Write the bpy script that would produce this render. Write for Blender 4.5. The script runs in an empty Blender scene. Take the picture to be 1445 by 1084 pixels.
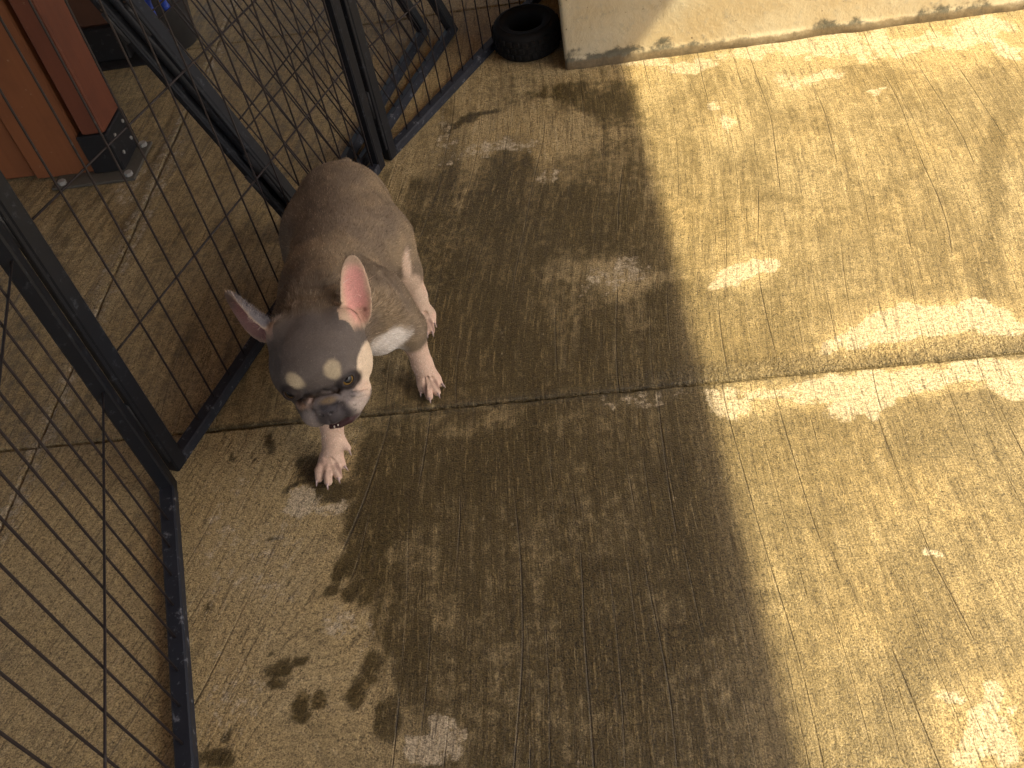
import bpy, math, random
import numpy as np
from mathutils import Matrix, Vector

random.seed(7)
rng = np.random.default_rng(7)
scene = bpy.context.scene
COL = scene.collection

# ------------------------------------------------------------------ camera
# photo geometry: focal length 1300 px on a 1445 px wide frame, camera 1.1 m above the concrete
FPX, CX, CY, CAMH = 1300.0, 722.5, 542.0, 1.10
N_ = np.array([252.5, 1208.0, FPX]); N_ /= np.linalg.norm(N_)          # world down, in camera axes
F_ = np.array([0, 0, 1.0]) - N_[2] * N_; F_ /= np.linalg.norm(F_)      # world +Y
R_ = np.cross(N_, F_)
if R_[0] < 0: R_ = -R_                                                 # world +X


def W(px, py, z=0.0):
    v = np.array([px - CX, py - CY, FPX]); t = (CAMH - z) / (v @ N_)
    return np.array([t * (v @ R_), t * (v @ F_), z])


def project(P):
    P = np.asarray(P, float)
    v = P[..., :1] * R_ + P[..., 1:2] * F_ + (CAMH - P[..., 2:3]) * N_
    return np.stack([CX + FPX * v[..., 0] / v[..., 2], CY + FPX * v[..., 1] / v[..., 2]], -1)


cam = bpy.data.cameras.new('camera'); cam_o = bpy.data.objects.new('camera', cam); COL.objects.link(cam_o)
cam.sensor_width = 36; cam.lens = 36 * FPX / 1445; cam.clip_start = 0.02; cam.clip_end = 300
M = Matrix.Identity(4)
for i, w in enumerate((R_, F_, -N_)):
    M[i][0], M[i][1], M[i][2] = w[0], -w[1], -w[2]
M[2][3] = CAMH
cam_o.matrix_world = M
scene.camera = cam_o

# ------------------------------------------------------------------ light
TH = math.radians(-8.48)                       # the slab joints run at this angle to world X
CU, SU = math.cos(TH), math.sin(TH)
def uv2w(u, v): return np.array([CU * u - SU * v, SU * u + CU * v])
def w2uv(x, y): return (CU * x + SU * y, -SU * x + CU * y)

s_uv = (1.0, -0.45); s_xy = uv2w(*s_uv)
sun_dir = Vector((s_xy[0], s_xy[1], 1.146)).normalized()      # towards the sun
sun = bpy.data.lights.new('sun', 'SUN'); sun.energy = 3.2; sun.angle = math.radians(0.5); sun.color = (1.0, 0.83, 0.50)
so = bpy.data.objects.new('sun', sun); COL.objects.link(so)
so.rotation_euler = sun_dir.to_track_quat('Z', 'Y').to_euler(); so.location = (4, -2, 5)

world = bpy.data.worlds.new('World'); scene.world = world; world.use_nodes = True
wt = world.node_tree
sky = wt.nodes.new('ShaderNodeTexSky'); sky.sky_type = 'NISHITA'; sky.sun_disc = False
sky.sun_elevation = math.asin(sun_dir.z); sky.sun_rotation = math.atan2(sun_dir.x, sun_dir.y)
sky.air_density = 1.0; sky.dust_density = 5.0
bg = wt.nodes['Background']; bg.inputs[1].default_value = 0.10
wt.links.new(sky.outputs[0], bg.inputs[0])

scene.view_settings.view_transform = 'Standard'
scene.view_settings.look = 'None'
scene.view_settings.exposure = 1.40
scene.view_settings.gamma = 1.0
scene.view_settings.use_curve_mapping = False


# ------------------------------------------------------------------ helpers
def tag(o, label=None, cat=None, group=None, kind=None):
    if label: o['label'] = label
    if cat: o['category'] = cat
    if group: o['group'] = group
    if kind: o['kind'] = kind
    return o


def empty(name, M4=None, loc=None):
    o = bpy.data.objects.new(name, None); COL.objects.link(o); o.empty_display_size = 0.05
    if M4 is not None: o.matrix_world = M4
    if loc is not None: o.location = loc
    return o


def mesh_obj(name, verts, faces, mat, parent=None, smooth=False):
    me = bpy.data.meshes.new(name); me.from_pydata([tuple(v) for v in verts], [], [tuple(f) for f in faces]); me.update()
    if mat: me.materials.append(mat)
    if smooth: me.polygons.foreach_set('use_smooth', [True] * len(me.polygons))
    o = bpy.data.objects.new(name, me); COL.objects.link(o)
    if parent: o.parent = parent
    return o


def np_mesh(name, V, Q, mat, smooth=True):
    me = bpy.data.meshes.new(name)
    me.vertices.add(len(V)); me.vertices.foreach_set('co', np.ascontiguousarray(V, dtype=np.float32).ravel())
    k = Q.shape[1]
    me.loops.add(Q.size); me.loops.foreach_set('vertex_index', np.ascontiguousarray(Q, dtype=np.int32).ravel())
    me.polygons.add(len(Q)); me.polygons.foreach_set('loop_start', np.arange(0, Q.size, k, dtype=np.int32))
    me.update(calc_edges=True)
    me.polygons.foreach_set('use_smooth', np.full(len(Q), smooth))
    if mat: me.materials.append(mat)
    me.validate()
    return me


class MB:
    def __init__(s): s.v = []; s.f = []
    def bar(s, p0, p1, w, h, up=(0, 0, 1), ch=0.12):
        """chamfered rectangular bar from p0 to p1; w across, h along up"""
        p0, p1, up = Vector(p0), Vector(p1), Vector(up)
        d = (p1 - p0).normalized(); a = d.cross(up).normalized(); b = a.cross(d).normalized()
        c = min(w, h) * ch
        prof = [(-w/2+c, -h/2), (w/2-c, -h/2), (w/2, -h/2+c), (w/2, h/2-c), (w/2-c, h/2), (-w/2+c, h/2), (-w/2, h/2-c), (-w/2, -h/2+c)]
        rings = []
        for P, sc in ((p0, .0), (p0 + d*c, 1), (p1 - d*c, 1), (p1, .0)):
            r = []
            for x, y in prof:
                if sc == 0: x = x * (1 - 2*c/w); y = y * (1 - 2*c/h)
                r.append(len(s.v)); s.v.append(P + a*x + b*y)
            rings.append(r)
        for r0, r1 in zip(rings, rings[1:]):
            for i in range(8): j = (i+1) % 8; s.f.append((r0[i], r0[j], r1[j], r1[i]))
        s.f.append(tuple(reversed(rings[0]))); s.f.append(tuple(rings[-1]))
        return s
    def tube(s, pts, r, n=8, cap=True):
        pts = [Vector(p) for p in pts]; rings = []
        rr = r if isinstance(r, (list, tuple)) else [r]*len(pts)
        ref = Vector((0, 0, 1)) if abs((pts[-1]-pts[0]).normalized().z) < .9 else Vector((1, 0, 0))
        for i, P in enumerate(pts):
            d = (pts[min(i+1, len(pts)-1)] - pts[max(i-1, 0)]).normalized()
            a = d.cross(ref).normalized(); b = a.cross(d)
            ring = []
            for k in range(n):
                t = 2*math.pi*k/n
                ring.append(len(s.v)); s.v.append(P + (a*math.cos(t) + b*math.sin(t))*rr[i])
            rings.append(ring)
        for r0, r1 in zip(rings, rings[1:]):
            for i in range(n): j = (i+1) % n; s.f.append((r0[i], r0[j], r1[j], r1[i]))
        if cap: s.f.append(tuple(reversed(rings[0]))); s.f.append(tuple(rings[-1]))
        return s
    def lathe(s, prof, n=32, c=(0, 0, 0), M3=None, closed=False):
        c = Vector(c); rings = []
        for (r, z) in prof:
            ring = []
            for k in range(n):
                t = 2*math.pi*k/n; p = Vector((r*math.cos(t), r*math.sin(t), z))
                if M3: p = M3 @ p
                ring.append(len(s.v)); s.v.append(c + p)
            rings.append(ring)
        pairs = list(zip(rings, rings[1:])) + ([(rings[-1], rings[0])] if closed else [])
        for r0, r1 in pairs:
            for i in range(n): j = (i+1) % n; s.f.append((r0[i], r0[j], r1[j], r1[i]))
        return s
    def build(s, name, mat, parent=None, smooth=False):
        return mesh_obj(name, s.v, s.f, mat, parent, smooth)


def vnoise(P, sc, seed=0):
    """cheap smooth value noise on Nx2 / Nx3 points, range about -1..1"""
    P = np.asarray(P, float) * sc + seed * 17.31
    if P.shape[-1] == 2: P = np.concatenate([P, np.full(P.shape[:-1] + (1,), seed * 3.7)], -1)
    I = np.floor(P).astype(np.int64); f = P - I; f = f*f*(3-2*f)
    out = 0
    for dx in (0, 1):
        for dy in (0, 1):
            for dz in (0, 1):
                h = (I[..., 0]+dx)*374761393 + (I[..., 1]+dy)*668265263 + (I[..., 2]+dz)*2147483647 + seed*1013904223
                h = (h ^ (h >> 13)) * 1274126177 & 0x7fffffff
                h = (h ^ (h >> 16)) & 0xffff
                w = (f[..., 0] if dx else 1-f[..., 0]) * (f[..., 1] if dy else 1-f[..., 1]) * (f[..., 2] if dz else 1-f[..., 2])
                out = out + w * (h / 32767.5 - 1)
    return out


def fbm(P, sc, seed=0, oct=4):
    s = 0; a = 1.0; t = 0
    for o in range(oct): s = s + a*vnoise(P, sc*2**o, seed+o); t += a; a *= .55
    return s / t


def sstep(a, b, x):
    t = np.clip((x - a) / (b - a), 0, 1); return t*t*(3-2*t)


class NT:
    """tiny node-tree writer"""
    def __init__(s, name):
        s.m = bpy.data.materials.new(name); s.m.use_nodes = True; s.t = s.m.node_tree
        s.b = s.t.nodes['Principled BSDF']; s.out = s.t.nodes['Material Output']
    def n(s, typ, **kw):
        nd = s.t.nodes.new('ShaderNode' + typ)
        for k, v in kw.items():
            if k.startswith('i_'): nd.inputs[k[2:].replace('_', ' ')].default_value = v
            else: setattr(nd, k, v)
        return nd
    def l(s, a, b): s.t.links.new(a, b)
    def put(s, sock, v):
        if hasattr(v, 'is_output') or isinstance(v, bpy.types.NodeSocket): s.l(v, sock)
        else: sock.default_value = v
    def math(s, op, a, b=0.0, c=None, clamp=False):
        nd = s.t.nodes.new('ShaderNodeMath'); nd.operation = op; nd.use_clamp = clamp
        s.put(nd.inputs[0], a); s.put(nd.inputs[1], b)
        if c is not None: s.put(nd.inputs[2], c)
        return nd.outputs[0]
    def mix(s, f, a, b, blend='MIX'):
        nd = s.t.nodes.new('ShaderNodeMix'); nd.data_type = 'RGBA'; nd.blend_type = blend
        s.put(nd.inputs[0], f)
        for sk, v in ((nd.inputs[6], a), (nd.inputs[7], b)):
            if isinstance(v, tuple): sk.default_value = v + (1,) if len(v) == 3 else v
            else: s.l(v, sk)
        return nd.outputs[2]
    def noise(s, vec, scale, detail=3, rough=.55, dist=0):
        nd = s.t.nodes.new('ShaderNodeTexNoise'); nd.inputs['Scale'].default_value = scale
        nd.inputs['Detail'].default_value = detail; nd.inputs['Roughness'].default_value = rough; nd.inputs['Distortion'].default_value = dist
        if vec is not None: s.l(vec, nd.inputs['Vector'])
        return nd.outputs['Fac']
    def ramp(s, v, lo, hi):
        nd = s.t.nodes.new('ShaderNodeMapRange'); nd.interpolation_type = 'SMOOTHSTEP'
        s.put(nd.inputs['Value'], v); s.put(nd.inputs['From Min'], lo); s.put(nd.inputs['From Max'], hi)
        return nd.outputs[0]
    def attr(s, name):
        nd = s.t.nodes.new('ShaderNodeAttribute'); nd.attribute_name = name; return nd
    def coord(s, which='Object'):
        return s.t.nodes.new('ShaderNodeTexCoord').outputs[which]
    def scale(s, vec, v3):
        nd = s.t.nodes.new('ShaderNodeVectorMath'); nd.operation = 'MULTIPLY'; s.l(vec, nd.inputs[0]); nd.inputs[1].default_value = v3
        return nd.outputs[0]
    def bump(s, h, strength, dist, prev=None):
        nd = s.t.nodes.new('ShaderNodeBump'); nd.inputs['Strength'].default_value = strength; nd.inputs['Distance'].default_value = dist
        s.put(nd.inputs['Height'], h)
        if prev is not None: s.l(prev, nd.inputs['Normal'])
        return nd.outputs[0]
    def set(s, **kw):
        for k, v in kw.items():
            sk = s.b.inputs[k.replace('_', ' ')]
            if isinstance(v, tuple) and len(v) == 3: v = v + (1,)
            s.put(sk, v)
        return s.m


# ------------------------------------------------------------------ concrete
def concrete_material():
    N = NT('broomed_concrete')
    co = N.coord()
    wet = N.attr('wet').outputs['Fac']; pale = N.attr('pale').outputs['Fac']; rough_ = N.attr('coarse').outputs['Fac']
    warp = N.attr('warp').outputs['Vector']          # u,v bent along the broom strokes
    n_f = N.noise(co, 55, 6, .75); n_m = N.noise(co, 15, 6, .7, .6); n_b = N.noise(co, 4, 3, .6)
    streak = N.noise(N.scale(warp, (190, 14, 1)), 1, 5, .7)
    streak2 = N.noise(N.scale(warp, (70, 4, 1)), 1, 5, .68)
    grain = N.noise(co, 400, 2, .7); grain2 = N.noise(co, 150, 4, .8)
    def sub(x): return N.math('SUBTRACT', x, .5)
    e = wet
    for x, k in ((n_f, 1.5), (n_m, 1.1), (grain2, 1.3), (streak2, 1.25), (streak, 1.1)):
        e = N.math('ADD', e, N.math('MULTIPLY', sub(x), k))
    w = N.math('MULTIPLY', N.ramp(e, .10, .90), N.attr('sunlit_tone').outputs['Fac'])
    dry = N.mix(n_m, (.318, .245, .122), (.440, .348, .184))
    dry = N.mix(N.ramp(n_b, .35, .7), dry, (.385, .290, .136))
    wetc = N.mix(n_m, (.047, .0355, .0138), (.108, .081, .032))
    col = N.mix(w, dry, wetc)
    # pale dusty dry patches
    pe = N.math('ADD', sub(n_f), N.math('ADD', N.math('MULTIPLY', sub(n_m), .5), N.math('MULTIPLY', sub(streak2), .5)))
    p = N.math('MULTIPLY', N.ramp(N.math('ADD', pale, N.math('MULTIPLY', pe, 2.0)), .36, .70), .85)
    col = N.mix(p, col, N.mix(n_f, (.44, .365, .240), (.58, .495, .350)))
    # sand-coloured ridges, darker tone in the strokes, sand grains and pits
    col = N.mix(N.math('MULTIPLY', N.ramp(streak, .53, .66), .5), col, N.mix(w, (.50, .41, .25), (.30, .225, .105)))
    col = N.mix(N.math('MULTIPLY', N.ramp(streak, .47, .36), .55), col, (.055, .040, .020))
    # scale-modulated brightness: grit
    gr = N.math('ADD', N.math('MULTIPLY', sub(grain), 2.9), N.math('MULTIPLY', sub(grain2), 3.4))
    mul = N.math('ADD', 1.0, gr); mul = N.math('MINIMUM', N.math('MAXIMUM', mul, .28), 2.1)
    mc = N.n('CombineXYZ'); [N.l(mul, mc.inputs[k]) for k in range(3)]
    vm = N.n('VectorMath'); vm.operation = 'MULTIPLY'; N.l(col, vm.inputs[0]); N.l(mc.outputs[0], vm.inputs[1])
    col = vm.outputs[0]
    # single lines dragged by stiff bristles: one wandering line per cell of a 1-D grid across the strokes
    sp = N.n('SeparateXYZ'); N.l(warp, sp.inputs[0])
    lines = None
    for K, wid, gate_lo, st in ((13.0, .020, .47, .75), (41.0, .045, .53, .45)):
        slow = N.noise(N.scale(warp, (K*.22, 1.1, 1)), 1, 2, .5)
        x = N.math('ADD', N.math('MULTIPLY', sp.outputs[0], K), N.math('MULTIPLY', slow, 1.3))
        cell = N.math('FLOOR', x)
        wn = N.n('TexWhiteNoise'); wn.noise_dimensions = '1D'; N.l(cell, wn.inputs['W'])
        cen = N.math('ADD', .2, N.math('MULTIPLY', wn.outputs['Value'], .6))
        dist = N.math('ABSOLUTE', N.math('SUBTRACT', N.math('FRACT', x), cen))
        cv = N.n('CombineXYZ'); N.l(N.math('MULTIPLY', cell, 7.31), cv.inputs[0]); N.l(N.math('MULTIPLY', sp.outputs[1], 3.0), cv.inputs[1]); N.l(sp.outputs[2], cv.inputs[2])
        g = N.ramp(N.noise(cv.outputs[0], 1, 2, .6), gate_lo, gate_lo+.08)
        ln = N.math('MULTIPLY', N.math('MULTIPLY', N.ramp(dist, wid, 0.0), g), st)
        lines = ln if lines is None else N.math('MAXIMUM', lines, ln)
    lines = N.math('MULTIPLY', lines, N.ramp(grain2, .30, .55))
    col = N.mix(N.math('MULTIPLY', lines, .85), col, (.050, .036, .018))  # dark shadow of the deep lines painted into the colour
    # bumps
    coarse = N.noise(co, 170, 3, .75)
    h = N.math('ADD', N.math('MULTIPLY', streak, .7), N.math('MULTIPLY', streak2, .5))
    h = N.math('SUBTRACT', h, N.math('MULTIPLY', lines, .8))
    nb = N.bump(h, .8, .0026)
    nb = N.bump(N.math('ADD', grain, N.math('MULTIPLY', grain2, .6)), .9, .0013, nb)
    nb = N.bump(N.math('MULTIPLY', coarse, N.math('MULTIPLY', rough_, 4.0)), 1.0, .0022, nb)
    rg = N.math('SUBTRACT', .84, N.math('MULTIPLY', w, .46))
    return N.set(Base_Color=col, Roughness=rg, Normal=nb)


MAT_CONC = concrete_material()

# traced stains, in photo pixels: (x, y, rx, ry, angle deg, value, softness)
WET = [
 (740,440,150,80,0,.92,.5),(800,308,125,48,0,1.0,.35),(870,332,70,14,3,1.05,.4),(660,165,46,7,-14,1.0,.4),(955,420,45,28,-20,1.0,.4),
 (915,350,60,40,0,.85,.4),(720,250,60,50,80,.8,.6),(860,150,40,26,0,.85,.4),(800,130,60,12,-8,.75,.5),(700,330,60,70,20,.85,.5),
 (830,500,180,60,-5,.92,.5),(900,560,140,30,-5,.95,.5),(620,300,36,120,5,.75,.5),(660,480,60,90,0,.92,.5),
 (760,640,200,90,-5,.9,.5),(560,640,60,60,0,.9,.4),(640,720,120,100,0,.88,.5),(536,720,46,72,10,1.05,.35),(520,800,30,60,5,.95,.4),(560,860,30,60,0,.95,.4),(590,940,28,50,0,.9,.4),(900,700,160,120,0,.85,.5),
 (980,620,60,110,0,.95,.5),(1000,780,70,150,10,.95,.4),(900,860,170,100,0,.86,.6),(1000,960,110,110,0,.9,.6),(760,880,170,150,0,.8,.5),
 (640,850,70,110,10,.85,.5),(700,1010,90,100,0,.74,.5),(486,800,12,18,30,1.0,.4),(470,824,14,10,-20,.95,.4),(488,838,10,9,0,.9,.4),(508,975,15,20,30,1.0,.4),(524,948,16,18,0,.95,.4),(560,1010,22,30,10,.85,.4),
 (540,880,30,50,15,.7,.5),(470,690,32,18,15,1.05,.25),(440,660,28,14,-40,.85,.4),(420,690,24,4,-35,.95,.3),
 (870,1040,140,60,0,.9,.5),(820,820,100,26,-20,.95,.5),(1020,850,60,24,-30,1.0,.4),
 (930,780,110,12,-12,1.35,.4),(1000,835,90,14,8,1.3,.4),(950,905,110,12,-18,1.3,.4),(880,960,90,10,-20,1.2,.4),(1020,790,40,30,0,1.3,.4),(960,700,50,60,0,1.25,.5),(860,930,60,60,0,1.15,.5),(760,600,20,60,5,1.2,.5),(700,660,60,50,0,1.15,.5),(1075,850,30,10,0,1.4,.3),
 # paw prints and drips, bottom left
 (402,938,11,13,0,.95,.35),(388,945,12,7,20,.9,.35),(424,936,8,7,0,1.0,.3),(395,962,14,9,0,1.0,.3),(384,920,5,4,0,.95,.3),
 (428,985,12,13,10,.9,.35),(455,988,10,14,0,.9,.35),(430,1000,12,8,0,.8,.4),(315,1071,15,14,0,1.05,.25),(294,1071,8,9,0,1.0,.3),
 (327,1045,9,9,0,1.05,.25),(303,1052,5,5,0,1.0,.3),(388,766,8,3,0,.9,.3),(300,852,5,6,-50,.9,.3),(418,757,3,4,0,1,.3),(418,815,3,3,0,1,.3),
 (330,640,5,9,-35,.85,.3),(362,640,9,3,50,.85,.3),(383,625,6,14,-20,.9,.3),(450,890,6,5,0,.8,.3),
 # sunlit side
 (1060,272,60,9,4,.95,.4),(1130,170,50,22,0,.6,.5),(1230,100,60,20,0,.65,.5),(1405,230,16,110,3,.92,.35),(1392,370,14,60,14,.9,.35),
 (1275,260,70,8,-38,.8,.4),(1290,330,90,60,0,.68,.7),(1130,462,90,26,-10,.9,.5),(1010,470,60,30,0,.75,.5),(1060,430,90,30,0,.65,.6),
 (1300,415,160,14,0,.6,.6),(1160,592,74,27,5,.95,.35),(1120,690,90,60,10,.75,.6),(1230,640,110,40,-10,.75,.6),(1350,600,80,40,-8,.8,.5),
 (1120,850,70,16,-25,.75,.5),(1150,735,60,22,-20,.75,.5),(1290,930,34,100,28,.92,.35),(1380,900,70,50,0,.75,.6),(1400,700,60,80,0,.62,.6),
 (1130,1010,60,60,0,.62,.5),(1180,900,36,60,0,.6,.5),(1250,1040,50,40,0,.75,.5),(1290,820,50,70,30,.7,.6),(1400,120,30,26,0,.7,.5),
 (980,120,40,60,0,.55,.6),(1010,300,60,80,0,.55,.6),(1180,350,100,60,0,.58,.7),
]
DRY = [
 (690,620,40,24,0,.35,.6),(830,598,60,14,-5,.3,.5),(860,700,24,70,0,.45,.5),(760,770,16,80,5,.4,.5),(640,610,30,12,0,.35,.5),(930,650,30,50,0,.45,.5),(720,950,50,60,0,.5,.6),(830,1000,60,50,0,.5,.6),(1010,1000,50,50,0,.5,.6),(940,840,40,36,0,.45,.5),(600,780,18,60,8,.5,.5),(1030,880,30,40,0,.5,.5),
 (690,205,90,36,-8,.12,.4),(780,180,90,22,-8,.2,.5),(620,190,24,60,0,.3,.5),(690,215,120,40,-8,.0,.4),(860,395,60,36,-10,.0,.3),(905,378,60,22,-10,.15,.3),(790,385,28,44,5,.25,.4),
 (800,400,30,60,0,.35,.5),(700,600,34,22,0,.3,.5),(640,560,30,10,-5,.45,.5),(560,590,60,8,-5,.35,.4),(905,575,90,16,-6,.2,.4),(600,400,16,60,0,.5,.5),
 (880,120,40,50,0,.3,.5),(730,130,60,40,-10,.35,.5),(500,880,46,60,10,.12,.4),(440,900,120,140,0,.12,.5),(470,730,40,40,10,.10,.35),(350,760,110,140,0,.1,.5),
 (350,1000,110,100,0,.12,.5),(480,1040,90,70,0,.16,.5),(590,880,26,50,10,.45,.5),(290,700,60,90,0,.12,.5),(540,610,40,20,-20,.4,.4),
 (1300,460,170,38,-6,.0,.3),(1050,560,90,30,0,.1,.3),(1300,540,170,26,-5,.05,.4),(1180,60,260,36,-7,.18,.5),(1360,60,120,40,-7,.15,.5),
 (1040,390,50,26,-8,.05,.3),(1030,180,26,30,10,.2,.4),(960,90,60,30,0,.2,.5),(1390,1020,60,70,0,.1,.5),(1130,130,40,20,-20,.2,.4),
]
PALE = [
 (1240,470,60,18,-14,.9,.25),(1310,455,90,20,-5,1,.25),(1385,440,44,14,5,1,.25),(1190,488,30,8,-5,.8,.3),(1400,455,46,14,3,.9,.3),
 (1036,568,30,26,15,.7,.5),(1100,548,90,12,-4,.7,.4),(1190,545,80,18,-4,.8,.4),(1222,566,56,22,-14,.85,.4),(1270,545,90,18,-6,.9,.3),(1380,525,80,16,-6,.95,.3),(1430,535,40,26,10,1,.25),
 (1035,390,34,15,-12,.95,.25),(1075,382,18,10,5,.95,.25),(1020,405,24,12,-10,.85,.3),(1030,182,9,16,15,.75,.3),(1015,150,12,6,0,.7,.3),(1234,124,11,4,0,.95,.3),(1249,117,12,3,-12,.95,.3),
 (1310,774,14,5,0,1,.3),(1325,778,9,6,0,.9,.3),(1398,975,14,22,10,1,.25),(1388,1010,24,16,-10,1,.25),(1400,1040,34,30,0,1,.25),(1370,1065,30,20,20,.9,.3),(1340,985,24,8,15,.8,.3),(1432,1060,20,26,0,.9,.3),(1385,962,6,10,20,.9,.3),(1425,1000,8,12,20,.8,.3),
 (910,88,40,12,-8,.7,.4),(970,96,44,14,-7,.72,.4),(1060,72,60,12,-7,.72,.4),(1150,62,70,14,-7,.75,.35),(1130,115,40,16,-10,.62,.4),(1170,105,20,10,10,.7,.4),(1250,60,70,12,-8,.7,.4),(1380,45,70,20,-8,.8,.35),(1420,75,26,12,20,.85,.3),(1300,50,60,10,-8,.66,.4),
 (625,1020,18,20,-30,.86,.35),(600,1055,30,26,0,.8,.35),(640,1045,22,24,0,.8,.35),(655,1032,10,8,0,.8,.35),(425,714,30,18,-30,.75,.35),(470,722,24,14,-10,.6,.4),(330,760,60,110,0,.36,.5),(400,800,40,70,10,.36,.5),(330,980,50,90,0,.36,.5),(470,880,26,40,0,.42,.4),(505,900,20,34,0,.45,.4),
 (700,210,70,14,-8,.55,.5),(620,200,20,40,0,.4,.5),(770,245,30,12,-10,.5,.5),(150,400,20,60,22,.45,.5),(40,650,10,40,25,.5,.5),(185,260,16,40,22,.5,.5),(870,390,50,22,-10,.55,.5),(905,560,90,12,-6,.45,.5),
]


def field(P, lst, start, mode):
    out = np.full(len(P), start, float) if np.isscalar(start) else start.copy()
    for (x, y, rx, ry, a, val, soft) in lst:
        a = math.radians(a); dx = P[:, 0]-x; dy = P[:, 1]-y
        # a is measured clockwise on the page (y runs down)
        X = (dx*math.cos(a) + dy*math.sin(a))/rx; Y = (-dx*math.sin(a) + dy*math.cos(a))/ry
        k = 1 - sstep(1-soft, 1+soft, np.sqrt(X*X + Y*Y))
        if mode == 'wet' and rx > 60: k = k*.55
        if mode == 'max': out = np.maximum(out, k*val)
        else: out = out*(1-k) + val*k
    return out


VJ, VK, UG = .995, 2.035, -.975         # joint, kerb wall, left groove, in the slab frame
floor = empty('concrete_floor'); floor.rotation_euler = (0, 0, TH)
tag(floor, kind='structure')


def slab(u0, u1, v0, v1, step, traced=True):
    def axis(a, b):
        edge = np.array([0, .0012, .003, .006, .010])
        mid = np.arange(a+.016, b-.016, step)
        return np.concatenate([a+edge, mid, b-edge[::-1]])
    U, V = axis(u0, u1), axis(v0, v1)
    G = np.stack(np.meshgrid(U, V, indexing='ij'), -1).reshape(-1, 2)
    nu, nv = len(U), len(V)
    # wandering, slightly crumbled edges
    du0, du1, dv0, dv1 = G[:, 0]-u0, u1-G[:, 0], G[:, 1]-v0, v1-G[:, 1]
    wob = .0022*fbm(G, 30, 3, 3) + .0012*vnoise(G, 160, 8)
    de = np.minimum(np.minimum(du0, du1), np.minimum(dv0, dv1))
    de2 = np.maximum(de + wob*(de < .016), 0)
    z = -.0035*np.clip(1 - de2/.0045, 0, 1)**2 - .018*(de < .0006)
    z = z + .0011*fbm(G, 5, 11, 3)
    chip = sstep(.35, .8, fbm(G, 45, 21, 3)) * (de < .012)
    z = z - .002*chip*(1 - de/.012)
    xy = np.stack([CU*G[:, 0]-SU*G[:, 1], SU*G[:, 0]+CU*G[:, 1], 0*G[:, 0]], -1)
    pp = project(xy)
    wrp = pp + np.stack([fbm(G, 9, 31, 4), fbm(G, 9, 41, 5)], -1)*30 + np.stack([fbm(G, 40, 33, 3), fbm(G, 40, 43, 3)], -1)*7
    base = .52 + .30*fbm(G*np.array([1.6, 1]), 4.5, 51, 5)
    base = np.where(G[:, 0] < UG, .22, base)
    # left of the pen and bottom left the slab is dry; middle is damp
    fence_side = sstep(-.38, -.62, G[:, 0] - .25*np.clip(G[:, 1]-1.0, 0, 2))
    base = base*(1-fence_side) + .36*fence_side  # raised wetness tints this side warmer, painting in warm light
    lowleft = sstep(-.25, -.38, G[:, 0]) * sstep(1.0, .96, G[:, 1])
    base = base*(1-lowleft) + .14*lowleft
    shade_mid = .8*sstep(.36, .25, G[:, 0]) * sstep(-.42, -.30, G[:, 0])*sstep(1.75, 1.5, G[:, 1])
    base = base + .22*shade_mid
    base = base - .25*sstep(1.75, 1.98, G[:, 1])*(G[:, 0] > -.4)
    inview = (pp[:, 1] > -200) & (pp[:, 1] < 1400) & (pp[:, 0] > -300) & (pp[:, 0] < 1700)
    wet = base.copy(); pale = np.zeros(len(G))
    if traced:
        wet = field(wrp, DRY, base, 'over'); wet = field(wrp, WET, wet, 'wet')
        pale = field(wrp, PALE, 0., 'max')
        wet = np.where(inview, wet, base); pale = np.where(inview, pale, 0)
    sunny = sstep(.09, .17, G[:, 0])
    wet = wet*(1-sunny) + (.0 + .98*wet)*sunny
    # damp lines hugging the joint on the far slab
    jl = np.abs(G[:, 1]-VJ-.004)
    wet = np.maximum(wet, .75*sstep(.010, .002, jl) * (G[:, 0] > -.7))
    pale = pale * (1 - .9*sstep(.026, .014, np.abs(G[:, 1]-VJ-.012)) * (G[:, 1] > VJ))
    coarse = sstep(.034, .008, np.abs(G[:, 1]-(VJ+.018)) + .012*fbm(G, 18, 61, 2)) * (G[:, 1] > VJ) * sstep(-.1, .3, G[:, 0])
    gl = sstep(.040, .012, np.abs(G[:, 0]-UG-.004) + .012*fbm(G, 16, 63, 2))
    pale = np.maximum(pale, .46*gl); coarse = np.maximum(coarse, .8*gl)
    coarse = np.maximum(coarse, .5*sstep(.02, .0, de))
    z = z + coarse*.0016*vnoise(G, 150, 71)
    # broom strokes: fan out slightly and bend
    bend = .05*G[:, 1] + .02*np.sin(G[:, 1]*4.5 + G[:, 0]*1.3) + .045*np.maximum(0, G[:, 0]-.2)*(G[:, 1]-1.2)**2*2.2
    ll = sstep(-.3, -.5, G[:, 0])*sstep(1.0, .9, G[:, 1])
    bend = bend + .30*ll*(G[:, 1]-1.0)
    warp = np.stack([G[:, 0]-bend, G[:, 1], 0*z + (0 if v0 < VJ-.1 else 5.3)], -1)
    i = np.arange(nu-1)[:, None]*nv + np.arange(nv-1)[None]
    Q = np.stack([i, i+nv, i+nv+1, i+1], -1).reshape(-1, 4)
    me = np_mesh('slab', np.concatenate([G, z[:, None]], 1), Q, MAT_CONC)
    sunlit_tone = 1 - .30*sunny  # dark stains weakened past the shadow edge: sunlight put into the colour
    for nm, d in (('sunlit_tone', sunlit_tone), ('wet', wet), ('pale', pale), ('coarse', coarse)):
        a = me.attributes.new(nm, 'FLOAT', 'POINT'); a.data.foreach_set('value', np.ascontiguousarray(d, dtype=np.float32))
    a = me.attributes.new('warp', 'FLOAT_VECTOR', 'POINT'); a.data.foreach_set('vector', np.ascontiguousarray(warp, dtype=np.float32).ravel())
    o = bpy.data.objects.new('slab', me); COL.objects.link(o); o.parent = floor
    return o


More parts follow.
